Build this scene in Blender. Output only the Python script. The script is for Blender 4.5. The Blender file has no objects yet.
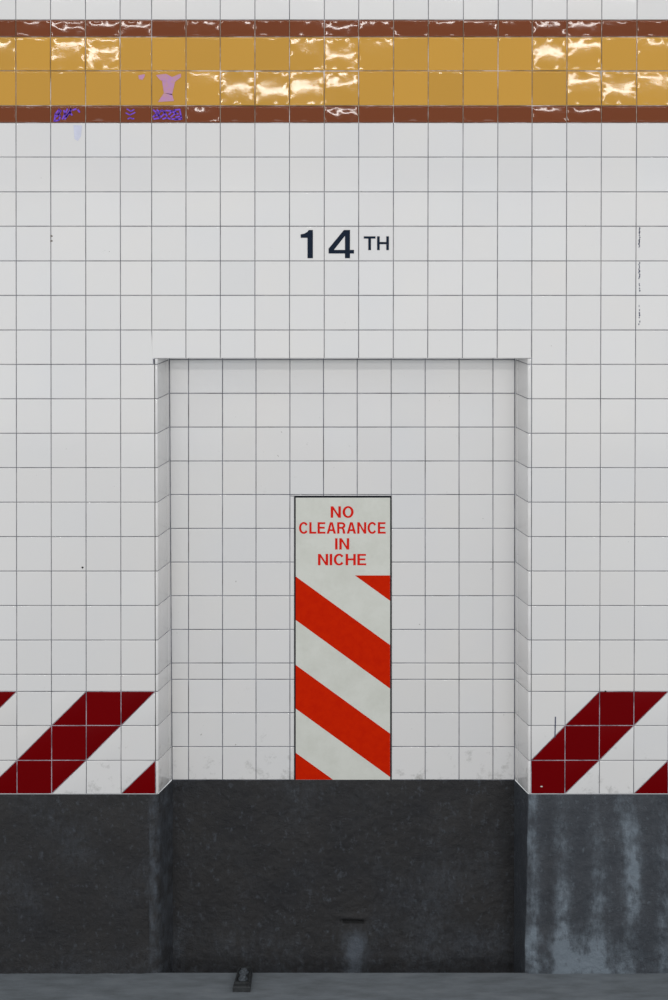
import bpy, math, random
from mathutils import Vector, noise
random.seed(14)
C = bpy.context.scene.collection
S = bpy.context.scene
S.view_settings.view_transform = 'Standard'
S.view_settings.look = 'None'
S.view_settings.exposure = 0
S.view_settings.gamma = 1

P = 0.00311            # metres per photo pixel on the front wall plane
D = 5.43               # camera distance to the wall
VX, VY = 344.0, 145.0  # point of the wall straight ahead of the lens
SC = 0.9775            # scale of the niche back against the front wall
DEP = D/SC - D         # niche depth
def X(px): return (px-334.0)*P
def Z(py): return (973.4-py)*P
def bx(px): return VX+(px-VX)/SC      # where a point of the niche back lies, in front wall units
def by(py): return VY+(py-VY)/SC
def F(px, py, y=0.0): return Vector((X(px), y, Z(py)))
def B(px, py, y=0.0): return Vector((X(bx(px)), DEP+y, Z(by(py))))

def lin(r, g, b):
    f = lambda c: (c/255)/12.92 if c/255 <= .04045 else ((c/255+.055)/1.055)**2.4
    return (f(r), f(g), f(b), 1)

# ------------------------------------------------------------------ materials
def newmat(name):
    m = bpy.data.materials.new(name); m.use_nodes = True
    nt = m.node_tree; b = nt.nodes['Principled BSDF']
    return m, nt, b
def N(nt, t, **kw):
    n = nt.nodes.new(t)
    for k, v in kw.items(): setattr(n, k, v)
    return n
def tex_noise(nt, scale, detail=4, rough=.6, stretch=None):
    tc = N(nt, 'ShaderNodeTexCoord'); nz = N(nt, 'ShaderNodeTexNoise')
    nz.inputs['Scale'].default_value = scale; nz.inputs['Detail'].default_value = detail
    nz.inputs['Roughness'].default_value = rough
    g = N(nt, 'ShaderNodeNewGeometry')
    if stretch:
        mp = N(nt, 'ShaderNodeMapping'); mp.inputs['Scale'].default_value = stretch
        nt.links.new(g.outputs['Position'], mp.inputs['Vector']); nt.links.new(mp.outputs[0], nz.inputs['Vector'])
    else: nt.links.new(g.outputs['Position'], nz.inputs['Vector'])
    return nz
def ramp(nt, src, stops):
    r = N(nt, 'ShaderNodeValToRGB'); e = r.color_ramp.elements
    while len(e) < len(stops): e.new(.5)
    for i, (p, c) in enumerate(stops): e[i].position = p; e[i].color = c
    nt.links.new(src, r.inputs[0]); return r
def mixc(nt, fac, a, b, mode='MIX'):
    m = N(nt, 'ShaderNodeMix', data_type='RGBA', blend_type=mode)
    for v, i in ((fac, 0), (a, 6), (b, 7)):
        if hasattr(v, 'links'): nt.links.new(v, m.inputs[i])
        else: m.inputs[i].default_value = v
    return m.outputs[2]
def bump(nt, b, src, strength, dist):
    k = N(nt, 'ShaderNodeBump'); k.inputs['Strength'].default_value = strength; k.inputs['Distance'].default_value = dist
    nt.links.new(src, k.inputs['Height']); nt.links.new(k.outputs[0], b.inputs['Normal'])

def glaze(name, rough, bump_d, grime=.0, spec=.5, coat=0.0):
    m, nt, b = newmat(name)
    at = N(nt, 'ShaderNodeAttribute', attribute_name='tint')
    col = at.outputs['Color']
    n1 = tex_noise(nt, 3.0, 3)
    r1 = ramp(nt, n1.outputs[0], [(.35, (.978, .98, .986, 1)), (.65, (1, .995, .985, 1))])
    col = mixc(nt, 1.0, col, r1.outputs[0], 'MULTIPLY')
    if grime:
        # dirt settles on the lowest tiles, and scattered specks
        n2 = tex_noise(nt, 22, 6, .7)
        g = N(nt, 'ShaderNodeNewGeometry'); sp = N(nt, 'ShaderNodeSeparateXYZ'); nt.links.new(g.outputs['Position'], sp.inputs[0])
        mr = N(nt, 'ShaderNodeMapRange'); nt.links.new(sp.outputs['Z'], mr.inputs[0])
        mr.inputs[1].default_value = .55; mr.inputs[2].default_value = .78; mr.inputs[3].default_value = .17; mr.inputs[4].default_value = 0
        ad = N(nt, 'ShaderNodeMath', operation='ADD'); nt.links.new(n2.outputs[0], ad.inputs[0]); nt.links.new(mr.outputs[0], ad.inputs[1])
        r2 = ramp(nt, ad.outputs[0], [(.68, (0, 0, 0, 1)), (.86, (grime, grime, grime, 1))])
        col = mixc(nt, r2.outputs[0], col, lin(110, 108, 100))
        n3 = tex_noise(nt, 75, 2, .5)
        r3 = ramp(nt, n3.outputs[0], [(.775, (0, 0, 0, 1)), (.80, (.6, .6, .6, 1))])
        col = mixc(nt, r3.outputs[0], col, lin(120, 112, 105))
    nt.links.new(col, b.inputs['Base Color'])
    b.inputs['Roughness'].default_value = rough
    b.inputs['Specular IOR Level'].default_value = spec
    n4 = tex_noise(nt, 26, 2, .5)
    bump(nt, b, n4.outputs[0], 1.0, bump_d)
    return m
M_white = glaze('white_glazed_tile', .08, .00005, grime=.5, spec=.25)
M_band = glaze('coloured_glazed_tile', .055, .00007, spec=.36)
M_red = glaze('red_glazed_tile', .3, .0001, spec=.05)

m, nt, b = newmat('grout'); M_grout = m
n = tex_noise(nt, 7, 5, .7)
r = ramp(nt, n.outputs[0], [(.36, lin(44, 46, 60)), (.47, lin(104, 105, 116)), (.60, lin(150, 149, 152))])
nt.links.new(r.outputs[0], b.inputs['Base Color']); b.inputs['Roughness'].default_value = .9
m, nt, b = newmat('dark_grout'); M_grout_dark = m
n = tex_noise(nt, 9, 5, .7)
r = ramp(nt, n.outputs[0], [(.36, lin(34, 38, 50)), (.47, lin(98, 101, 114)), (.60, lin(140, 141, 150))])
nt.links.new(r.outputs[0], b.inputs['Base Color']); b.inputs['Roughness'].default_value = .9
m, nt, b = newmat('joint_with_glints'); M_grout_band = m
n = tex_noise(nt, 9, 4, .7)
r = ramp(nt, n.outputs[0], [(.40, lin(132, 116, 98)), (.52, lin(175, 164, 152)), (.60, lin(226, 220, 220))])  # whitish stops stand in for bright glints along the band tile edges
nt.links.new(r.outputs[0], b.inputs['Base Color']); b.inputs['Roughness'].default_value = .8

m, nt, b = newmat('pale_joint'); M_grout_pale = m
n = tex_noise(nt, 12, 4, .7)
r = ramp(nt, n.outputs[0], [(.40, lin(120, 108, 118)), (.55, lin(186, 176, 186))])
nt.links.new(r.outputs[0], b.inputs['Base Color']); b.inputs['Roughness'].default_value = .8
def plaster(name, dark, dark2, light, fleck):
    m, nt, b = newmat(name)
    at = N(nt, 'ShaderNodeAttribute', attribute_name='stain')
    sep = N(nt, 'ShaderNodeSeparateColor'); nt.links.new(at.outputs['Color'], sep.inputs[0])
    a = tex_noise(nt, 5, 6, .65)
    base = ramp(nt, a.outputs[0], [(.35, dark), (.65, dark2)]).outputs[0]
    f = tex_noise(nt, 62, 8, .8, (1, 1, .5))
    # stain breaks up with fine noise
    mu = N(nt, 'ShaderNodeMath', operation='MULTIPLY_ADD'); nt.links.new(f.outputs[0], mu.inputs[0]); mu.inputs[1].default_value = 3.0; mu.inputs[2].default_value = -1.45
    ad = N(nt, 'ShaderNodeMath', operation='ADD', use_clamp=True); nt.links.new(mu.outputs[0], ad.inputs[0]); nt.links.new(sep.outputs[0], ad.inputs[1])
    m2 = N(nt, 'ShaderNodeMath', operation='MULTIPLY', use_clamp=True); nt.links.new(ad.outputs[0], m2.inputs[0]); nt.links.new(sep.outputs[0], m2.inputs[1])
    m3 = N(nt, 'ShaderNodeMath', operation='MULTIPLY', use_clamp=True); nt.links.new(m2.outputs[0], m3.inputs[0]); m3.inputs[1].default_value = 1.6
    col = mixc(nt, m3.outputs[0], base, light)
    s = tex_noise(nt, 60, 5, .7, (1, 1, .7))
    fr = ramp(nt, s.outputs[0], [(.57, (0, 0, 0, 1)), (.70, (fleck, fleck, fleck, 1))])
    col = mixc(nt, fr.outputs[0], col, light)
    # second channel mixes in near-black
    col = mixc(nt, sep.outputs[1], col, lin(14, 14, 15))
    nt.links.new(col, b.inputs['Base Color'])
    b.inputs['Roughness'].default_value = .62; b.inputs['Specular IOR Level'].default_value = .25
    bn = tex_noise(nt, 38, 9, .68)
    bump(nt, b, bn.outputs[0], .9, .010)
    return m
M_base_dark = plaster('black_painted_plaster', lin(43, 43, 45), lin(50, 49, 49), lin(84, 90, 98), .5)
M_base_grey = plaster('streaked_grey_concrete', lin(56, 60, 66), lin(69, 72, 77), lin(116, 126, 135), .35)

m, nt, b = newmat('grey_concrete_ledge'); M_floor = m
n = tex_noise(nt, 14, 6, .65, (.5, 1.6, 1))
r = ramp(nt, n.outputs[0], [(.3, lin(98, 103, 106)), (.55, lin(116, 122, 127)), (.75, lin(128, 133, 136))])
nt.links.new(r.outputs[0], b.inputs['Base Color']); b.inputs['Roughness'].default_value = .85; b.inputs['Specular IOR Level'].default_value = .2
n2 = tex_noise(nt, 90, 6, .7); bump(nt, b, n2.outputs[0], .5, .002)

def paint(name, c, c2=None, rough=.45, spec=.3, scale=30, metal=0):
    m, nt, b = newmat(name)
    n = tex_noise(nt, scale, 5, .7)
    c2 = c2 or tuple(v*.88 for v in c[:3])+(1,)
    r = ramp(nt, n.outputs[0], [(.35, c2), (.6, c)])
    nt.links.new(r.outputs[0], b.inputs['Base Color']); b.inputs['Roughness'].default_value = rough
    b.inputs['Specular IOR Level'].default_value = spec; b.inputs['Metallic'].default_value = metal
    return m
M_ink = paint('blue_black_enamel', lin(20, 32, 49), lin(18, 29, 45), rough=.5, spec=.08)
M_panel = paint('off_white_sign_enamel', lin(210, 211, 203), lin(202, 203, 194), scale=14)
M_orange = paint('orange_red_paint', lin(198, 34, 0), lin(190, 28, 0), scale=40, rough=.6, spec=.04)
M_text = paint('red_lettering_paint', lin(212, 36, 24), lin(206, 32, 20), rough=.6, spec=.04)
M_edge = paint('black_sealant', lin(24, 27, 34), rough=.7, spec=.1)
M_purple = paint('purple_marker', lin(112, 62, 205), rough=.4, scale=80)
M_violet = paint('faded_violet_marker', lin(184, 134, 178), lin(190, 142, 150), rough=.12, spec=.5, scale=60)
M_pale = paint('faded_blue_marker', lin(203, 205, 222), rough=.3)
M_speck = paint('dark_blue_ink', lin(62, 68, 92), lin(96, 98, 112), rough=.4, scale=200)
M_dirt = paint('brown_grime', lin(98, 92, 86), lin(140, 136, 130), rough=.8, scale=120)
M_iron = paint('grimy_iron', lin(56, 59, 60), lin(38, 39, 41), rough=.6, scale=70)
M_bolt = paint('worn_bolt_metal', lin(92, 98, 104), lin(60, 64, 68), rough=.5, scale=150)
M_black = paint('black_void', lin(8, 8, 8), rough=.9)

# ------------------------------------------------------------------ mesh helpers
class MB:
    def __init__(s): s.v = []; s.f = []; s.mi = []; s.tint = []; s.smooth = []
    def face(s, idx, mi=0, tint=(.8, .8, .8), smooth=True):
        s.f.append(idx); s.mi.append(mi); s.tint.append(tint); s.smooth.append(smooth)
    def add(s, pts): k = len(s.v); s.v += [Vector(p) for p in pts]; return k
    def poly(s, pts, mi=0, tint=(.8, .8, .8)):
        k = s.add(pts); s.face(list(range(k, k+len(pts))), mi, tint, False)
    def build(s, name, mats, parent=None, origin=None, **props):
        me = bpy.data.meshes.new(name)
        o = bpy.data.objects.new(name, me); C.objects.link(o)
        off = Vector((0, 0, 0))
        if parent is not None: off = parent_world(parent)
        if origin is not None: o.location = Vector(origin)-off; off = Vector(origin)
        me.from_pydata([tuple(v-off) for v in s.v], [], s.f)
        for mt in (mats if isinstance(mats, list) else [mats]): me.materials.append(mt)
        ca = me.color_attributes.new('tint', 'FLOAT_COLOR', 'CORNER')
        li = 0
        for p in me.polygons:
            p.material_index = s.mi[p.index]; p.use_smooth = s.smooth[p.index]
            t = s.tint[p.index]
            for k in range(p.loop_total): ca.data[p.loop_start+k].color = (t[0], t[1], t[2], 1)
        if parent is not None: o.parent = parent
        for k, v in props.items(): o[k] = v
        return o
WLOC = {}
def parent_world(p):
    w = Vector(p.location)
    while p.parent: p = p.parent; w += Vector(p.location)
    return w
def empty(name, loc, **props):
    o = bpy.data.objects.new(name, None); o.empty_display_size = .05; C.objects.link(o); o.location = loc
    for k, v in props.items(): o[k] = v
    return o

def tile(mb, q, nrm, joint=.0009, bev=.0021, deep=.0018, res=1, tint=(.8, .8, .8), mi=0, wave=0, tilt=(0, 0), dome=0, seed=0, lift=0, edge=0):
    """glazed tile on quad q = (top-left, top-right, bottom-right, bottom-left); rounded edges fall back to the joint"""
    tl, tr, br, bl = q
    w = ((tr-tl).length+(br-bl).length)/2; h = ((tl-bl).length+(tr-br).length)/2
    def coords(L):
        prof = [joint, joint+bev*.12, joint+bev*.4, joint+bev, joint+bev*1.35]
        if L < 4*bev+2*joint+.001: prof = [joint, joint+bev*.3]; 
        inner = [prof[-1]+(L-2*prof[-1])*k/res for k in range(1, res)]
        return prof+inner+[L-p for p in reversed(prof)]
    us, vs = coords(w), coords(h)
    k0 = len(mb.v)
    for vv in vs:
        for uu in us:
            a, c = uu/w, vv/h
            p = (tl*(1-a)+tr*a)*(1-c)+(bl*(1-a)+br*a)*c
            d = min(uu-joint, vv-joint, w-joint-uu, h-joint-vv)
            t = min(1, max(0, d/bev)); hgt = -deep*(1-math.sqrt(max(0, 1-(1-t)**2))) 
            uc, vc = (uu-w/2), (h/2-vv)
            hgt += -tilt[0]*vc - tilt[1]*uc + dome*(1-(2*uc/w)**2)*(1-(2*vc/h)**2) + lift
            if wave:
                hgt += wave*noise.noise(Vector((uu*16+seed*3.7, vv*18, seed*1.3))) + wave*.35*noise.noise(Vector((uu*46, vv*50+seed*2.1, seed*.7)))
                hgt += edge*noise.noise(Vector((uu*48+seed, vv*48, seed*2.9)))*math.exp(-max(0, d)/.0065)
            mb.v.append(p+nrm*hgt)
    nu = len(us)
    for j in range(len(vs)-1):
        for i in range(nu-1):
            a = k0+j*nu+i
            mb.face([a, a+nu, a+nu+1, a+1], mi, tint)

def poly_tile(mb, pts, nrm, joint=.0011, bev=.0018, deep=.0018, tint=(.8, .8, .8), mi=0):
    """cut tile with any convex outline"""
    n = len(pts); c = sum(pts, Vector())/n
    def inset(d):
        out = []
        for i in range(n):
            p0, p1, p2 = pts[i-1], pts[i], pts[(i+1) % n]
            e1 = (p1-p0).normalized(); e2 = (p2-p1).normalized()
            n1 = nrm.cross(e1); n2 = nrm.cross(e2)
            if n1.dot(c-p1) < 0: n1 = -n1
            if n2.dot(c-p1) < 0: n2 = -n2
            bi = (n1+n2); out.append(p1+bi*(d/(bi.length_squared/2)))
        return out
    rings = [(joint, -deep), (joint+bev*.15, -deep*.5), (joint+bev*.45, -deep*.15), (joint+bev, 0)]
    ks = []
    for d, hh in rings: ks.append(mb.add([p+nrm*hh for p in inset(d)]))
    for r_ in range(len(rings)-1):
        for i in range(n):
            j = (i+1) % n
            mb.face([ks[r_]+i, ks[r_]+j, ks[r_+1]+j, ks[r_+1]+i], mi, tint)
    mb.face([ks[-1]+i for i in range(n)], mi, tint)

NF = Vector((0, -1, 0))
def white_tint(px=0, py=0):
    k = random.gauss(0, .006); w = random.gauss(0, .0022)
    return (.711+k+w, .702+k, .694+k-w)
def jit(): return (random.gauss(0, .0022), random.gauss(0, .0022))

# ------------------------------------------------------------------ front wall grid (read off the photograph)
rows_up = [-153, -118.4, -83.9, -49.3, -14.7, 19.8]
rows = [122.8, 157.1, 191.9, 226.3, 261, 295.5, 330.1]
rows_low = [330.1, 364.5, 398.9, 433.4, 467.8, 502.3, 536.8, 571.2, 605.7, 640.2, 674.5, 691.6, 725.7, 760.5, 794]
# vertical joints: x at y=60 and x at y=740
colL = [(15.8-34.7*k, 16.8-34.7*k) for k in range(7, 0, -1)]+[(15.8, 16.8), (50.5, 51.5), (85.5, 86.2), (120.1, 121)]
colM = [(151.6, 151.8), (186.0, 185.7), (220.2, 220.5), (254.9, 254.9), (289.5, 289.5), (324.3, 324.1), (358.7, 358.5), (393.6, 392.8), (428.3, 427.0), (463.3, 461.2), (498.1, 496.0)]
colR = [(532.2, 531.2), (567, 565.1), (601.7, 599.5), (636.9, 633.9)]+[(636.9+34.8*k, 633.9+34.4*k) for k in range(1, 8)]
def cx(c, y): return c[0]+(c[1]-c[0])*(y-60)/680.0
def cellq(c0, c1, y0, y1, f=F): return (f(cx(c0, y0), y0), f(cx(c1, y0), y0), f(cx(c1, y1), y1), f(cx(c0, y1), y1))
edgeL = (153.9, 155.4); edgeR = colR[0]           # joint beside the rounded corner tiles
allcols = colL+colM+colR
wall = MB()
def grout_quad(mb, q, back=.0026, mi=1):
    mb.poly([p+Vector((0, back, 0)) for p in q], mi)
for rr in (rows_up, rows):
    for y0, y1 in zip(rr, rr[1:]):
        for c0, c1 in zip(allcols, allcols[1:]):
            hot = y1 < 25 or y0 < 130
            tile(wall, cellq(c0, c1, y0, y1), NF, tint=white_tint(), tilt=jit(), res=4 if hot else 1, wave=.00010 if hot else 0, dome=.00012 if hot else 0, seed=random.random()*90)
# lintel row: shorter tiles with a rounded lower edge
for c0, c1 in zip(colM, colM[1:]+[(531.9, 531.0)]):
    tile(wall, cellq(c0, c1, 330.1, 358.6), NF, tint=white_tint(), tilt=(0, random.gauss(0, .001)), bev=.0022)
# left and right fields below
red_cells = []
def field(cols, phase, left):
    for ri, (y0, y1) in enumerate(zip(rows_low, rows_low[1:])):
        for ci, (c0, c1) in enumerate(zip(cols, cols[1:])):
            c = ci-(len(cols)-2) if left else ci
            q = cellq(c0, c1, y0, y1)
            if left and ri == 0 and ci == len(cols)-2: q = (q[0], F(151.7, y0), F(153.4, y1), q[3])
            srow = ri-(len(rows_low)-4)
            kind = None
            if srow >= 0:
                a = c+srow
                if left: kind = {2: 'LR', 3: 'full', 0: 'UL'}.get(a % 4); sid = (a+2)//4
                else: kind = {1: 'LR', 2: 'full', 3: 'UL'}.get(a % 4); sid = (a-1)//4
                if (left and sid < -1) or (not left and sid > 1): kind = None
            if kind is None:
                tile(wall, q, NF, tint=white_tint(), tilt=jit() if y0 < 670 else (0, 0))
            else:
                red_cells.append((('L' if left else 'R')+str(sid), kind, q))
                tl, tr, br, bl = q
                if kind == 'LR': poly_tile(wall, [tl, tr, bl], NF, tint=white_tint(), joint=.0009)
                if kind == 'UL': poly_tile(wall, [tr, br, bl], NF, tint=white_tint(), joint=.0009)
field(colL+[edgeL], 0, True)
field(colR, 0, False)
# the joint bed behind the tiles
xl, xr = colL[0][1]-1, colR[-1][0]
grout_quad(wall, (F(xl, -153), F(xr, -153), F(xr, 19.8), F(xl, 19.8)))
grout_quad(wall, (F(xl, 122.8), F(xr, 122.8), F(xr, 330.1), F(xl, 330.1)))
grout_quad(wall, (F(xl, 330.1), F(151.9, 330.1), F(151.9, 359), F(xl, 359)))
grout_quad(wall, (F(151.9, 330.1), F(532, 330.1), F(532, 358.2), F(151.9, 358.2)))
grout_quad(wall, (F(532, 330.1), F(xr, 330.1), F(xr, 794), F(531, 794)))
grout_quad(wall, (F(xl, 359), F(155.6, 359), F(157, 794), F(xl, 794)))
for key, kind, q in red_cells:
    tl, tr, br, bl = q
    t3 = {'full': [tl, tr, br, bl], 'LR': [tr, br, bl], 'UL': [tl, tr, bl]}[kind]
    wall.poly([p+Vector((0, .0021, 0)) for p in t3], 2)
wall.build('wall_back', [M_white, M_grout, M_grout_pale], kind='structure')

# ------------------------------------------------------------------ coloured band (three trims)
def lerp_c(a, k): return tuple(v*k for v in a)
YEL = lin(196, 147, 58)[:3]; BRN = lin(114, 55, 20)[:3]
def band(name, ys, base, special, wave):
    mb = MB()
    for r_, (y0, y1) in enumerate(zip(ys, ys[1:])):
        for i, (c0, c1) in enumerate(zip(allcols, allcols[1:])):
            q = cellq(c0, c1, y0, y1); mid = (cx(c0, y0)+cx(c1, y0))/2
            tl_ = (random.gauss(.0, .004), random.gauss(0, .004)); wv = wave*random.uniform(.35, 1.0); dm = random.uniform(.00005, .0003)
            sd = random.random()*60; k = random.uniform(.95, 1.05)
            for (sx, sr, t0, t1, w_, sd_) in special:
                if abs(sx-mid) < 16 and sr == r_: tl_ = (t0, t1); wv = w_; sd = sd_; dm = .00036
            tile(mb, q, NF, joint=.0010, bev=.0034, deep=.0022, res=16, edge=.0010, tint=lerp_c(base, k), wave=wv, tilt=tl_, dome=dm, seed=sd)
    grout_quad(mb, (F(xl, ys[0]), F(xr, ys[0]), F(xr, ys[-1]), F(xl, ys[-1])), back=.0032)
    return mb.build(name, [M_band, M_grout_band], kind='structure')
T0, T1 = .037, .053   # slope that turns a tile of the upper / lower row towards the lamps
band('trim_1', [36.9, 70.8, 105.7], YEL, [
    (103, 0, T0, .02, .00022, 3), (68, 0, T0*.72, .03, .00020, 8), (0, 0, .022, 0, .0002, 19), (307, 0, .022, 0, .00026, 14),
    (341, 0, T0, 0, .00024, 5), (549, 0, T0*.95, 0, .00022, 31), (584, 0, .024, 0, .0002, 35), (651, 0, .019, 0, .0002, 37), (376, 0, .018, 0, .0002, 38),
    (237, 1, T1, -.004, .00013, 40), (272, 1, T1*1.05, .004, .00012, 44), (306, 1, T1*.97, .006, .00013, 47), (341, 1, .043, 0, .00034, 52),
    (202, 1, .032, 0, .00018, 55), (619, 1, T1, 0, .00014, 58), (584, 1, T1*.80, .02, .00022, 59), (651, 1, .041, 0, .00022, 11)], .00013)
band('trim_2', [19.8, 36.9], BRN, [(68, 0, .022, 0, .00045, 3), (341, 0, .018, 0, .00030, 9), (549, 0, .011, 0, .0002, 13), (584, 0, .017, 0, .0002, 14), (136, 0, .013, 0, .0002, 23), (103, 0, .006, 0, .0002, 23)], .00012)
band('trim_3', [105.7, 122.8], BRN, [(341, 0, .058, 0, .00045, 3), (584, 0, .045, 0, .00025, 9), (549, 0, .045, 0, .00022, 12), (202, 0, .045, 0, .0002, 15)], .00012)

# ------------------------------------------------------------------ red diagonal stripes of cut tile
RED = lin(107, 0, 4)[:3]
stripe_info = {
    'L-1': 'dark red diagonal tile stripe cut off by the left edge of the photo',
    'L0': 'dark red diagonal tile stripe left of the niche, full height of three tile rows',
    'L1': 'small dark red tile triangle at the lower left corner of the niche, scuffed',
    'R0': 'dark red diagonal tile stripe right of the niche, starting at its lower right corner',
    'R1': 'dark red tile triangle at the bottom right edge of the photo above grey concrete'}
for key, lab in stripe_info.items():
    mb = MB()
    for k, kind, q in red_cells:
        if k != key: continue
        tl, tr, br, bl = q; t = tuple(v*random.uniform(.92, 1.08) for v in RED)
        if kind == 'full': tile(mb, q, NF, tint=t, joint=.0013)
        if kind == 'LR': poly_tile(mb, [tr, br, bl], NF, tint=t, joint=.0011)
        if kind == 'UL': poly_tile(mb, [tl, tr, bl], NF, tint=t, joint=.0011)
    c = sum(mb.v, Vector())/len(mb.v)
    mb.build('warning_stripe', M_red, origin=c, label=lab, category='stripe', group='dark red diagonal tile stripes beside the niche')

# ------------------------------------------------------------------ niche
cL = lambda py: 169.5+(172.2-169.5)*(py-370)/410.0    # back corners as seen
cR = lambda py: 514.8-(py-370)*.3/410
rowsN = [359.5-19, 359.6, 393.4, 427.2, 461.1, 494.7, 528.5, 562.2, 595.9, 629.6, 663.2, 679.5, 712.9, 746.8, 780.0]
vN = [188.5, 222.5, 256, 289.9, 323.5, 357.2, 391.2, 425.2, 459.1, 493.0]
nb = MB()
SX0, SX1, SY0 = 294.6, 391.2, 496.2
for y0, y1 in zip(rowsN, rowsN[1:]):
    edges0 = [cL(y0)]+vN+[cR(y0)]; edges1 = [cL(y1)]+vN+[cR(y1)]
    for i in range(len(edges0)-1):
        a0, a1, b0, b1 = edges0[i], edges0[i+1], edges1[i], edges1[i+1]
        # tiles are cut away where the sign is let into the wall
        parts = []
        if y1 <= SY0 or a1 <= SX0+1 or a0 >= SX1-1: parts = [(a0, a1, y0, y1, b0, b1)]
        else:
            if y0 < SY0-.5: parts.append((a0, a1, y0, SY0, b0, b1))
            yy = max(y0, SY0)
            if a0 < SX0-1: parts.append((a0, SX0, yy, y1, b0, SX0))
            if a1 > SX1+1: parts.append((SX1, a1, yy, y1, SX1, b1))
        for (p0, p1, q0, q1, r0, r1) in parts:
            tile(nb, (B(p0, q0), B(p1, q0), B(r1, q1), B(r0, q1)), NF, tint=white_tint(), tilt=(random.gauss(0, .003), random.gauss(0, .003)), joint=.0010)
nb.poly([B(cL(340)-.5, 340, .0026), B(cR(340)+.5, 340, .0026), B(cR(780)+.5, 781, .0026), B(cL(780)-.5, 781, .0026)], 1)
nb.build('wall_niche', [M_white, M_grout_dark], kind='structure')

# side walls of the niche: rounded corner tile, then a thin sliver against the back
def jamb(name, left):
    mb = MB()
    sgn = 1 if left else -1
    ys = [358.4]+rows_low[1:]
    for y0, y1 in zip(ys, ys[1:]):
        tnt = white_tint()
        tnt2 = white_tint()
        z0, z1 = Z(y0), Z(y1)
        def prof(y):
            e = (cx(edgeL, y) if left else cx(edgeR, y)); fx = (157.6+(y-360)*.9/430) if left else (527.7+(y-360)*.4/430)
            back = bx(cL(by_inv(y))) if left else bx(cR(by_inv(y)))
            p0 = Vector((X(e)+sgn*.0009, 0)); pc = Vector((X(fx), 0)); pb = Vector((X(back), DEP))
            d = (pb-pc).normalized(); rad = .0042
            pts = [(p0, Vector((0, -1)), .0022), (p0+Vector((sgn*.0008, 0)), Vector((0, -1)), .0004), (p0+Vector((sgn*.002, 0)), Vector((0, -1)), 0), (pc-Vector((sgn*rad, 0)), Vector((0, -1)), 0)]
            nj = Vector((sgn*d.y, -sgn*d.x))
            a = pc-Vector((sgn*rad, 0)); bq = pc+d*rad
            for t in (.2, .4, .6, .8):
                pp = a*(1-t)**2+pc*2*t*(1-t)+bq*t*t
                nn = (Vector((0, -1))*(1-t)+nj*t).normalized(); pts.append((pp, nn, 0))
            L = (pb-pc).length; g = L*.77
            pts += [(bq, nj, 0), (pc+d*(g-.003), nj, 0), (pc+d*(g-.0015), nj, .0003), (pc+d*(g-.0005), nj, .0022)]
            sl = [(pc+d*(g+.0007), nj, .0022), (pc+d*(g+.002), nj, .0003), (pc+d*(g+.0035), nj, 0), (pc+d*(L-.004), nj, 0), (pc+d*(L-.002), nj, .0005), (pc+d*(L-.0006), nj, .0024)]
            return pts, sl
        H = z0-z1
        rings = [(.0009, .0022), (.0016, .0006), (.0028, 0), (H/2, 0), (H-.0028, 0), (H-.0016, .0006), (H-.0009, .0022)]
        for which, tt in ((0, tnt), (1, tnt2)):
            k0 = len(mb.v); n_ = None
            for vv, dd in rings:
                y = y0+(y1-y0)*vv/H; pr = prof(y)[which]; n_ = len(pr)
                for (p, nn, dep) in pr:
                    q = p-nn*max(dep, dd); mb.v.append(Vector((q.x, q.y, z0-vv)))
            for j in range(len(rings)-1):
                for i in range(n_-1):
                    a = k0+j*n_+i
                    mb.face([a, a+n_, a+n_+1, a+1] if left else [a, a+1, a+n_+1, a+n_], 0, tt)
    # joint bed
    def bed(y):
        fx = (157.6+(y-360)*.9/430) if left else (527.7+(y-360)*.4/430)
        back = bx(cL(by_inv(y))) if left else bx(cR(by_inv(y)))
        e = cx(edgeL, y) if left else cx(edgeR, y)
        o = -sgn*.0026
        return [Vector((X(e)-sgn*.001, .0026, Z(y))), Vector((X(fx)+o, .0026, Z(y))), Vector((X(back)+o, DEP, Z(y)))]
    t, b_ = bed(358.4), bed(794)
    mb.poly([t[0], t[1], b_[1], b_[0]], 1); mb.poly([t[1], t[2], b_[2], b_[1]], 1)
    mb.build(name, [M_white, M_grout_dark], kind='structure')
def by_inv(y): return VY+(y-VY)*SC
jamb('wall_niche_left', True)
jamb('wall_niche_right', False)
# underside of the lintel
sf = MB()
def soffit():
    n_ = 11
    zf = Z(358.6)
    for i in range(n_):
        a0 = 153.5+(531-153.5)*i/n_; a1 = 153.5+(531-153.5)*(i+1)/n_
        q = (Vector((X(a0), DEP+.004, zf)), Vector((X(a1), DEP+.004, zf)), Vector((X(a1), .0015, zf)), Vector((X(a0), .0015, zf)))
        tile(sf, q, Vector((0, 0, -1)), tint=white_tint())
    sf.poly([Vector((X(152.2), DEP+.004, zf+.003)), Vector((X(532), DEP+.004, zf+.003)), Vector((X(532), .0028, zf+.003)), Vector((X(152.2), .0028, zf+.003))], 1)
soffit()
sf.build('ceiling_niche', [M_white, M_grout_dark], kind='structure')

# ------------------------------------------------------------------ dark plastered base
def stain_obj(name, mat, fn, us, vs, kind='structure', stain=None, flip=False):
    """grid surface; fn(u,v)->point, stain(u,v)->(light, seam)"""
    me = bpy.data.meshes.new(name); verts = []; faces = []
    for v in vs:
        for u in us: verts.append(tuple(fn(u, v)))
    n = len(us)
    for j in range(len(vs)-1):
        for i in range(n-1):
            a = j*n+i; faces.append((a, a+n, a+n+1, a+1) if not flip else (a, a+1, a+n+1, a+n))
    me.from_pydata(verts, [], faces); me.materials.append(mat)
    for p in me.polygons: p.use_smooth = True
    ca = me.color_attributes.new('stain', 'FLOAT_COLOR', 'POINT')
    k = 0
    for v in vs:
        for u in us:
            s = stain(u, v) if stain else (0, 0); ca.data[k].color = (s[0], s[1], 0, 1); k += 1
    o = bpy.data.objects.new(name, me); C.objects.link(o); o['kind'] = kind
    return o
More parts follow.
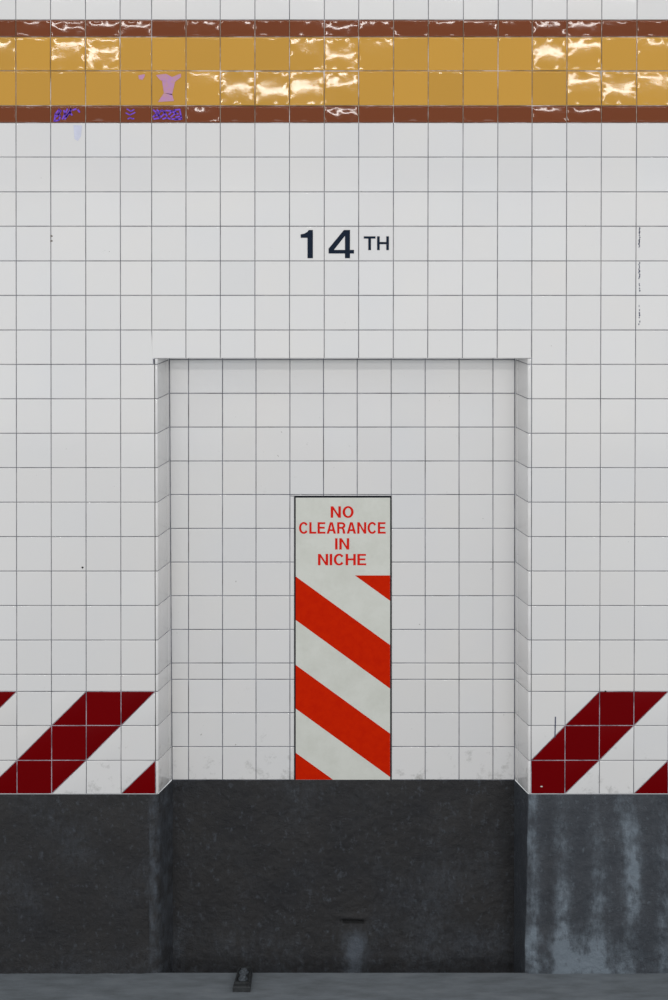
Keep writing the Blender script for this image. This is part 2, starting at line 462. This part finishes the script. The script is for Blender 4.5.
def rng(a, b, st):
    n = max(2, int(abs(b-a)/st)+1); return [a+(b-a)*i/(n-1) for i in range(n)]
def g(x, m, s): return math.exp(-((x-m)/s)**2)
def nz(x, y, s, o=0): return noise.noise(Vector((x*s+o, y*s, o*.37)))
def rough(px, py, amp, o=0):
    return amp*(nz(px, py, 1/38., o)+.5*nz(px, py, 1/14., o+5)+.3*nz(px, py, 1/6., o+9)+.15*nz(px, py, 1/3., o+2))
EL = lambda y: 158+1.5*nz(y, 3, 1/25.)+(y-794)*.004         # front corner, left
ER = lambda y: 528.2-3.8*((y-794)/178.)**1.3+.9*nz(y, 8, 1/22., 3)*min(1, (y-794)/20)
def left_base():
    # front face, rounded rough corner, then the return into the niche: one plastered skin
    us = rng(-225, 120, 4)+rng(122, 149, 2)+[('c', t) for t in (.0, .15, .3, .45, .6, .75, .9, 1.0)]+[('j', t) for t in (.25, .5, .75, 1.0)]
    def fn(u, y):
        ya = min(1, max(0, (y-794)/14.))
        if isinstance(u, tuple):
            t = u[1]; e = EL(y); back = bx(cL(by_inv(min(y, 794))))+.6*1.0
            rad = (.004+.022*ya)
            p0 = Vector((X(e)-rad, 0)); pc = Vector((X(e), 0)); pb = Vector((X(back), DEP)); d = (pb-pc).normalized(); p1 = pc+d*rad
            if u[0] == 'c': q = p0*(1-t)**2+pc*2*t*(1-t)+p1*t*t
            else: q = p1*(1-t)+pb*t
            amp = .005*ya if not (u[0] == 'j' and t == 1) else 0
            k = rough(e+t*22+(12 if u[0] == 'j' else 0), y, amp, 4)
            return Vector((q.x+k*.6, q.y-.0008+k, Z(y)))
        return Vector((X(u)+0, -.0010+rough(u, y, .0045*ya, 1), Z(y)))
    def st(u, y):
        if isinstance(u, tuple): return (.40+.35*nz(y, u[1]*20, 1/12.), 0)  # pale specks, plus lightening painted in to offset the side-facing return's shade
        return (max(0, .10+.25*nz(u, y, 1/50.))+.22*g(u, 153, 5), 0)
    stain_obj('baseboard_left', M_base_dark, fn, us, rng(794, 973.4, 2.6)+[980, 1003], stain=st)
left_base()
def niche_base():
    c0, c1 = cL(779)-0.5, cR(779)+0.6
    cracks = [((352.5, 921.5), 9)]
    def fn(u, y):
        ya = min(1, max(0, (y-780.0)/10.))
        e = min(1, (u-c0)/3, (c1-u)/3); e = max(0, e)
        k = rough(u, y, .0045*ya*e, 7)
        # shallow slot under a lip of plaster, with a patched bulge below it
        slot = g(y, 921.6, 1.5)*(1 if 341.5 < u < 365 else 0)*.012
        bulge = .006*g(u, 354, 14)*max(0, min(1, (y-924)/22.))
        lip = .004*g(u, 353, 14)*g(y, 917, 3)
        return Vector((X(bx(u)), DEP-.0010+k+slot-bulge-lip, Z(by(y))))
    def st(u, y):
        s = max(0, .06+.22*nz(u, y, 1/40., 2)+.15*max(0, (y-880)/90.))
        s += .55*g(u, 354, 11)*max(0, min(1, (y-925)/15.))
        s += .22*g(u, 430, 40)*g(y, 900, 50)+.25*g(u, 178, 5)*g(y, 950, 25)
        dark_mix = 1.0*g(y, 922.0, 1.9)*(1 if 342 < u < 352.5 or 353.6 < u < 364 else 0)  # near-black along the slot
        dark_mix = max(dark_mix, .35*max(0, min(1, (u-495)/16.)))  # darker towards the right end
        return (s, dark_mix)
    stain_obj('baseboard_niche', M_base_dark, fn, rng(c0, c1, 1.8), rng(780.0, 992, 1.3), stain=st)
niche_base()
def right_base():
    us = [('j', t) for t in (1.0, .75, .5, .25)]+[('c', t) for t in (1.0, .75, .5, .25, 0)]+rng(534, 668, 1.7)+rng(672, 875, 6)
    def fn(u, y):
        ya = min(1, max(0, (y-794)/10.))
        if isinstance(u, tuple):
            t = u[1]; e = ER(y); back = bx(cR(by_inv(min(y, 794))))-.4
            rad = .004+.004*ya
            p0 = Vector((X(e)+rad, 0)); pc = Vector((X(e), 0)); pb = Vector((X(back), DEP)); d = (pb-pc).normalized(); p1 = pc+d*rad
            q = p0*(1-t)**2+pc*2*t*(1-t)+p1*t*t if u[0] == 'c' else p1*(1-t)+pb*t
            k = rough(e+t*10, y, .002*ya, 14) if not (u[0] == 'j' and t == 1) else 0
            return Vector((q.x, q.y-.0008+k, Z(y)))
        return Vector((X(u), -.0010+rough(u, y, .0035*ya, 11), Z(y)))
    def st(u, y):
        if isinstance(u, tuple):
            if u[0] == 'j' or u[1] > .7: return (0, .1)
            u = 529
        b = (y-794)/178.
        w = u+4*nz(u*.3, y, 1/30., 5)
        s = .85*g(w, 533, 6)*(.55+.45*nz(u, y, 1/25., 6)+.2)
        s += .62*g(w, 561, 9)*(.3+b*.9)+.62*g(w, 598, 9)*g(b, .62, .42)+.85*g(w, 632, 10)*g(b, .42, .38)+.5*g(w, 665, 9)*(.35+.5*b)+.4*g(w, 620, 7)*g(b, .12, .15)
        s += .75*g(u, 572, 28)*g(b, .93, .14)+.5*g(u, 610, 40)*g(b, 1.0, .13)
        s += .5*g(w, 690+0, 14)+.5*g(w, 740, 12)+.5*g(w, 790, 15)
        s = s*(.85+.55*nz(u, y, 1/16., 3)+.45*nz(u, y, 1/6., 12)) + .16*max(0, nz(u, y, 1/20., 21)+.25)
        return (max(0, min(1, s)), .25*g(u, 550, 6)*g(b, .5, .5))
    stain_obj('baseboard_right', M_base_grey, fn, us, rng(794, 973.4, 1.9)+[980, 1003], stain=st)
right_base()
# dark fill just behind the base so its inner return is closed
# ------------------------------------------------------------------ floor: ledge in front, pocket inside the niche
fl = MB()
def slab(mb, x0, x1, y0, y1, z0, z1, mi=0):
    p = [Vector(v) for v in ((x0, y0, z0), (x1, y0, z0), (x1, y1, z0), (x0, y1, z0), (x0, y0, z1), (x1, y0, z1), (x1, y1, z1), (x0, y1, z1))]
    for f in ((3, 2, 1, 0), (4, 5, 6, 7), (0, 1, 5, 4), (1, 2, 6, 5), (2, 3, 7, 6), (3, 0, 4, 7)): mb.poly([p[i] for i in f], mi)
slab(fl, X(-225), X(872), -7.0, .004, -.3, 0)
fl.build('floor', M_floor, kind='structure')
fn_ = MB(); slab(fn_, X(150), X(540), .004, DEP+.02, -.12, -.06)
fn_.build('floor_niche', M_floor, kind='structure')

# ------------------------------------------------------------------ lettering
T = .178   # stroke width for cap height 1
def arc(cx_, cy_, rx, ry, a0, a1, n=14):
    return [(cx_+rx*math.cos(math.radians(a0+(a1-a0)*i/n)), cy_+ry*math.sin(math.radians(a0+(a1-a0)*i/n))) for i in range(n+1)]
def rect(x0, y0, x1, y1): return [(x0, y0), (x1, y0), (x1, y1), (x0, y1)]
def band_poly(outer, inner): return [[outer[i], outer[i+1], inner[i+1], inner[i]] for i in range(len(outer)-1)]
def glyph(ch, t):
    """list of polygons and advance width; cap height 1"""
    h = t*.92
    if ch == 'I': return [rect(0, 0, t, 1)], t
    if ch == 'L': return [rect(0, 0, t, 1), rect(t, 0, .56, h)], .56
    if ch == 'E': return [rect(0, 0, t, 1), rect(t, 0, .63, h), rect(t, 1-h, .61, 1), rect(t, .5-h/2+.02, .57, .5+h/2+.02)], .63
    if ch == 'H': return [rect(0, 0, t, 1), rect(.72-t, 0, .72, 1), rect(t, .5-h/2+.02, .72-t, .5+h/2+.02)], .72
    if ch == 'T': return [rect(0, 1-h, .68, 1), rect(.34-t/2, 0, .34+t/2, 1-h)], .68
    if ch == 'N': return [rect(0, 0, t, 1), rect(.72-t, 0, .72, 1), [(t, 1), (t*.0+.0+t, 1-.30), (.72-t, 0), (.72-t, .30)]], .72
    if ch == 'A':
        w = .74; m_ = w/2; a = t*1.08
        sl = (m_-a/2)/1.0
        L_ = [(0, 0), (a, 0), (m_+a*.05, .84), (m_-a*.5, 1)]
        # legs plus bar
        legs = [[(0, 0), (a*.98, 0), (m_, .80), (m_, 1), (m_-a*.56, 1)], [(w, 0), (m_+a*.56, 1), (m_, 1), (m_, .80), (w-a*.98, 0)]]
        yb0, yb1 = .22, .22+h
        xi = lambda y: a*.98+(m_-a*.98)*y/.80
        return legs+[[(xi(yb0), yb0), (w-xi(yb0), yb0), (w-xi(yb1), yb1), (xi(yb1), yb1)]], w
    if ch == 'O':
        o = arc(.39, .5, .39, .52, 0, 360, 36); i_ = arc(.39, .5, .39-t, .52-h, 0, 360, 36)
        return band_poly(o, i_), .78
    if ch == 'C':
        o = arc(.38, .5, .38, .52, 38, 322, 28); i_ = arc(.38, .5, .38-t, .52-h, 30, 330, 28)
        return band_poly(o, i_), .73
    if ch == 'R':
        y0 = .43; yc = (1+y0)/2; r1 = (1-y0)/2
        o = [(.36, 1)]+arc(.36+.0, yc, .30, r1, 90, -90, 14)[0:]; i_ = [(.36, 1-h)]+arc(.36, yc, .30-t, r1-h, 90, -90, 14)
        ps = band_poly(o, i_)+[rect(0, 0, t, 1), rect(t, 1-h, .36, 1), rect(t, y0, .36, y0+h)]
        ps.append([(.34, y0+.02), (.50, y0+.07), (.56, y0-.03), (.66, 0), (.66-t*1.1, 0), (.42, y0-.02)][0:0] or [(.36, y0), (.50, y0+.05), (.60, y0-.10), (.60-t, y0-.10)])
        ps.append([(.60-t, y0-.10), (.60, y0-.10), (.655, 0), (.655-t*1.05, 0)])
        return ps, .67
def text_mesh(name, s, x0, x1, y0, y1, mat, pf, parent, t=T, thick=.0004, gap=None, off=-.001, **props):
    """word filling the photo box x0..x1, y0 (top)..y1 (baseline)"""
    gl = [glyph(c, t) for c in s]; H = y1-y0
    tot = sum(w for _, w in gl); n = len(s)
    # natural width scaled to the box, letters spaced evenly
    gap = gap if gap is not None else .10
    k = (x1-x0)/((tot+gap*(n-1)))
    mb = MB(); x = x0
    for polys, w in gl:
        for p in polys: prism(mb, [pf(x+u*k, y1-v*H) for u, v in p], off, thick)
        x += (w+gap)*k
    return mb.build(name, mat, parent, **props)
def prism(mb, pts, off, thick):
    n = len(pts); a = mb.add([p+Vector((0, off, 0)) for p in pts]); b_ = mb.add([p+Vector((0, off+thick, 0)) for p in pts])
    # orient front face towards the room
    v1 = pts[1]-pts[0]; ar = Vector()
    for i in range(n): ar += pts[i].cross(pts[(i+1) % n])
    idx = list(range(n)) if ar.y < 0 else list(reversed(range(n)))
    mb.face([a+i for i in idx], 0, (.5,)*3, False)
    for i in range(n):
        j = (i+1) % n; mb.face([a+idx[i], b_+idx[i], b_+idx[j], a+idx[j]], 0, (.5,)*3, False)

# ---- 14TH on the tiles
st = empty('station_number', F(345, 258.2), label='blue black 14TH lettering on the white tiles above the niche', category='lettering')
def shape(name, polys, mat, parent, off=-.0012, thick=.0006, pf=F, **props):
    mb = MB()
    for p in polys: prism(mb, [pf(*q) for q in p], off, thick)
    return mb.build(name, mat, parent, **props)
shape('numeral', [[(307.5, 237.8), (312.9, 230.0), (312.9, 258.2), (307.5, 258.2)], [(308.9, 230.0), (312.9, 230.0), (307.5, 237.8), (300.7, 237.8), (300.7, 234.3)][0:0] or [(300.7, 234.3), (304.5, 233.6), (307.5, 231.8), (308.7, 230.0), (312.9, 230.0), (307.5, 237.8), (300.7, 237.8)]],
      M_ink, st, label='numeral one')
shape('numeral', [[(345, 235.8), (345, 230.0), (350, 230.0), (350, 258.2), (345, 258.2)], [(328.6, 250.0), (333.8, 250.0), (345, 235.8), (345, 230.0), (343.9, 230.0), (328.6, 248.6)],
                  [(328.6, 249.9), (345, 249.9), (345, 253.5), (328.6, 253.5)], [(350, 249.9), (354, 249.9), (354, 253.5), (350, 253.5)]], M_ink, st, label='numeral four')
shape('letter', [[(363.8, 236.3), (375.5, 236.3), (375.5, 238.6), (363.8, 238.6)], [(368.3, 238.6), (371.0, 238.6), (371.0, 250.1), (368.3, 250.1)]], M_ink, st, label='capital letter T')
shape('letter', [[(377.1, 236.3), (379.7, 236.3), (379.7, 250.1), (377.1, 250.1)], [(386.3, 236.3), (388.9, 236.3), (388.9, 250.1), (386.3, 250.1)], [(379.7, 242.0), (386.3, 242.0), (386.3, 244.2), (379.7, 244.2)]], M_ink, st, label='capital letter H')

# ---- the sign in the niche
sg = empty('warning_sign', B(343, 779.4, -.002), label='tall off-white NO CLEARANCE IN NICHE sign with orange-red diagonal stripes', category='sign')
def rectpx(x0, y0, x1, y1): return [(x0, y0), (x1, y0), (x1, y1), (x0, y1)]
L0, R0, T0_, B0 = 295.5, 390.3, 497.2, 779.5
shape('panel', [rectpx(L0, T0_, R0, B0)], M_panel, sg, off=-.0016, thick=.004, pf=B)
shape('frame', [rectpx(294.4, 496.0, 391.5, 497.5), rectpx(294.4, 497.5, 295.7, B0), rectpx(390.2, 497.5, 391.6, B0)], M_edge, sg, off=-.0022, thick=.004, pf=B, label='thin black seal around the panel')
so = dict(off=-.0020, thick=.0004, pf=B)
l_, r_ = 295.7, 390.1
shape('stripe', [[(355.0, 575.3), (r_, 575.3), (r_, 600.6)]], M_orange, sg, **so)
shape('stripe', [[(l_, 576.3), (r_, 644.9), (r_, 688.4), (l_, 619.8)]], M_orange, sg, **so)
shape('stripe', [[(l_, 664.8), (r_, 733.4), (r_, 776.8), (l_, 708.4)]], M_orange, sg, **so)
shape('stripe', [[(l_, 752.6), (332.9, B0-.1), (l_, B0-.1)]], M_orange, sg, **so)
for w_, x0, x1, y0, y1, gp in (('NO', 330.7, 353.6, 506.2, 517.6, .12), ('CLEARANCE', 299.0, 385.7, 522.1, 533.5, .10), ('IN', 335.1, 349.2, 538.1, 549.4, .13), ('NICHE', 318.0, 366.2, 553.8, 565.1, .11)):
    text_mesh('lettering', w_, x0, x1, y0, y1, M_text, B, sg, gap=gp, off=-.0021, label='red word '+w_)

# ------------------------------------------------------------------ small marks on the tiles
def ribbon(mb, pts, w, pf=F, off=-.0013):
    for (a, b_) in zip(pts, pts[1:]):
        d = Vector((b_[0]-a[0], b_[1]-a[1])); 
        if d.length < 1e-6: continue
        n = Vector((-d.y, d.x)).normalized()*w/2; e = d.normalized()*w*.3
        q = [(a[0]-e.x+n.x, a[1]-e.y+n.y), (b_[0]+e.x+n.x, b_[1]+e.y+n.y), (b_[0]+e.x-n.x, b_[1]+e.y-n.y), (a[0]-e.x-n.x, a[1]-e.y-n.y)]
        prism(mb, [pf(*p) for p in q], off, .0004)
def mark(name, strokes, w, mat, lab, cat, off=-.0013, group=None):
    mb = MB()
    for s_ in strokes: ribbon(mb, s_, w, off=off)
    c = sum(mb.v, Vector())/len(mb.v)
    pr = dict(label=lab, category=cat)
    if group: pr['group'] = group
    return mb.build(name, mat, origin=c, **pr)
mark('graffiti_scrawl', [[(54.5, 121), (55.5, 114), (59, 109.5), (61, 111), (58, 114.5), (60.5, 116), (59, 120), (55, 121)], [(62.5, 119), (67.5, 109)], [(64, 110.5), (66, 117), (71, 108.8), (70, 114)], [(78, 110), (79.5, 112)], [(56, 117), (60, 113)], [(65, 119), (70, 112), (72, 115)], [(73, 110), (76, 109)]], 1.6, M_purple,
     'purple marker scrawl on brown tile, leftmost of the graffiti', 'graffiti', group='purple marker graffiti on the brown tiles')
mark('graffiti_scrawl', [[(127, 109), (131, 111.5), (134, 109.5)], [(126, 113), (130, 115), (135, 112.5)], [(128, 119), (130, 117.5), (132, 118.8), (134, 118.6)]], 1.1, M_purple,
     'small faint purple marker scrawl on brown tile, middle of the graffiti', 'graffiti', group='purple marker graffiti on the brown tiles')
mark('graffiti_scrawl', [[(153.5, 110), (157, 113), (153, 117)], [(154, 119), (160, 118), (158, 114), (162, 110), (165, 113), (161, 117)], [(163, 119), (167, 117.5), (170, 119)], [(166, 110.5), (172, 111), (169, 114.5)],
     [(171, 117), (176, 113), (174, 110), (180, 109.5)], [(176, 117), (181.5, 116)], [(180, 111), (181.5, 119), (175, 119.5)], [(157, 110), (160, 112)], [(155, 115), (160, 116)], [(164, 111), (167, 116)], [(172, 119), (178, 119)], [(173, 112), (178, 114)]], 1.5, M_purple,
     'dense purple marker scrawl on brown tile, rightmost of the graffiti', 'graffiti', group='purple marker graffiti on the brown tiles')
mb = MB()
for p in ([(156, 75), (166, 73.8), (172, 77), (169, 83), (160, 80)], [(172, 77), (181, 73.5), (181, 77), (175, 82), (169, 83)], [(162, 80.5), (169, 83), (175, 82), (172, 95), (164, 93)], [(164, 93), (172, 94), (174, 101), (158, 102)]):
    prism(mb, [F(*q) for q in p], -.0013, .0004)
mb.build('graffiti_stain', M_violet, origin=F(169, 88), label='faded violet marker stain filling a yellow band tile', category='graffiti')
mb = MB(); prism(mb, [F(*q) for q in [(138.5, 75.5), (144.5, 74), (145, 76), (142.5, 80), (139, 79)]], -.0013, .0004)
mb.build('graffiti_stain', M_violet, origin=F(142, 77), label='tiny violet marker smudge in a yellow tile corner', category='graffiti')
mb = MB(); prism(mb, [F(*q) for q in [(73.5, 125), (82, 125.5), (81, 136), (78, 141), (74.5, 139)]], -.0006, .0003)
mb.build('graffiti_stain', M_pale, origin=F(78, 132), label='pale blue ghost of marker on white tile below the brown course', category='graffiti')
def specks(name, pts, mat, lab, off=-.0006):
    mb = MB()
    for (x, y, rx, ry) in pts:
        k = 9; a0 = random.random()
        prism(mb, [F(x+rx*math.cos(6.283*i/k+a0)*random.uniform(.7, 1.1), y+ry*math.sin(6.283*i/k+a0)*random.uniform(.7, 1.1)) for i in range(k)], off, .0003)
    c = sum(mb.v, Vector())/len(mb.v)
    return mb.build(name, mat, origin=c, label=lab, category='mark')
for a, b_, dn, wh in ((228, 247, 1.6, 'densest and uppermost part'), (263, 279, 1.8, 'second part from the top'), (284, 292, 2.6, 'short third part from the top'), (306, 328, 3.2, 'faint lowest part')):
    pts = []; y = a
    while y < b_: pts.append((639.3+random.uniform(-.6, .6), y, random.uniform(.4, .8), random.uniform(.8, 1.5))); y += dn*random.uniform(.6, 1.3)
    o = specks('ink_drip', pts, M_speck, wh+' of the vertical ink speck trail at upper right'); o['group'] = 'ink speck trail on the white tiles'
specks('drill_holes', [(51.4, 236, 1.3, 1.1), (51.4, 241, 1.4, 1.1)], M_dirt, 'pair of small dark plugged holes on white tile, upper left')
mark('ink_line', [[(555.4, 717), (555.2, 727), (554.9, 737)]], 1.2, M_speck, 'thin vertical blue ink line above the right red stripe', 'mark', off=-.0006)
specks('tile_chip', [(82.6, 567.5, 1.1, 1.0)], M_black, 'small black chip on white tile left of the niche')
specks('tile_chip', [(605.5, 691.2, 1.3, .8)], M_black, 'small black chip on top edge of the right red stripe')
specks('tile_chip', [(541.5, 786.5, 1.3, .7)], M_panel, 'small pale chip in the lowest red tile right of the niche', off=-.0008)

# ------------------------------------------------------------------ iron bracket lying on the ledge
bk = empty('rail_bracket', Vector((X(243.5), -.06, 0)), label='small grimy iron bracket with two bolts on the concrete ledge', category='bracket')
def ring_solid(mb, outline, z0, z1, b=.002):
    n = len(outline); cxm = sum(p[0] for p in outline)/n; cym = sum(p[1] for p in outline)/n
    def lay(z, ins): return mb.add([Vector((p[0]+(cxm-p[0])*ins, p[1]+(cym-p[1])*ins, z)) for p in outline])
    r = [lay(z0, 0), lay(z1-b, 0), lay(z1-b*.3, .03), lay(z1, .08)]
    for a, c in zip(r, r[1:]):
        for i in range(n):
            j = (i+1) % n; mb.face([a+i, a+j, c+j, c+i], 0, (.3,)*3, False)
    mb.face([r[-1]+i for i in range(n)], 0, (.3,)*3, False)
x0 = X(235.3); x1 = X(252.2)
mb = MB(); ring_solid(mb, [(x0-.001, -.120), (x1, -.121), (x1+.0015, .0), (x0+.010, .002)], 0, .017, .003)
mb.build('plate', M_iron, bk)
mb = MB(); zt = .0165
# raised rim around the two bolt seats
for seg in ([(x0+.006, -.104), (x1-.004, -.105), (x1-.004, -.099), (x0+.006, -.098)], [(x1-.007, -.10), (x1-.002, -.10), (x1-.002, -.006), (x1-.007, -.006)], [(x0+.012, -.010), (x1-.004, -.010), (x1-.004, -.002), (x0+.012, -.002)], [(x0+.003, -.10), (x0+.008, -.10), (x0+.015, -.008), (x0+.010, -.008)]):
    ring_solid(mb, seg, zt, zt+.006, .0015)
mb.build('rim', M_iron, bk)
for yy, rr_, nn in ((-.033, .0155, 6), (-.074, .0145, 6)):
    xm = (x0+x1)/2+.002
    mb = MB()
    ring_solid(mb, [(xm+rr_*math.cos(2*math.pi*i/18), yy+rr_*math.sin(2*math.pi*i/18)) for i in range(18)], zt, zt+.004, .001)
    ring_solid(mb, [(xm+rr_*.68*math.cos(2*math.pi*i/nn+.3), yy+rr_*.68*math.sin(2*math.pi*i/nn+.3)) for i in range(nn)], zt+.004, zt+.012, .0015)
    mb.build('bolt', M_bolt, bk)

# ------------------------------------------------------------------ light
w = bpy.data.worlds.new('tunnel_light'); S.world = w; w.use_nodes = True
bg = w.node_tree.nodes['Background']; bg.inputs[0].default_value = (.935, .965, 1.0, 1); bg.inputs[1].default_value = .64
def area_lamp(x, y, z, length, hgt, power, target_z, col=(1, .97, .94)):
    l = bpy.data.lights.new('fluorescent_or_fill', 'AREA'); l.shape = 'RECTANGLE'; l.size = length; l.size_y = hgt; l.energy = power; l.color = col
    o = bpy.data.objects.new('fluorescent_or_fill', l); C.objects.link(o); o.location = (x, y, z)
    d = Vector((x, 0, target_z))-Vector((x, y, z)); o.rotation_euler = d.to_track_quat('-Z', 'Y').to_euler(); return o
area_lamp(0, -5.0, 1.91+5.0*math.tan(math.radians(22.6)), 8.0, .12, 60, 1.0)
area_lamp(0, -8.0, 3.87, 9.0, .10, 104, 0.3)
area_lamp(0, -10.0, 1.1, 14.0, 2.2, 165, 1.1, (.95, .98, 1))    # added soft fill, unseen, to even out niche and lower wall

# ------------------------------------------------------------------ camera
cam = bpy.data.cameras.new('camera'); co = bpy.data.objects.new('camera', cam); C.objects.link(co)
co.location = (X(VX), -D, Z(VY)); co.rotation_euler = (math.radians(90), 0, 0)
cam.sensor_fit = 'VERTICAL'; cam.sensor_height = 36.0
cam.lens = 36.0*D/(1000*P)
cam.shift_x = -(VX-334.0)/1000.0
cam.shift_y = -(500.0-VY)/1000.0
S.camera = co
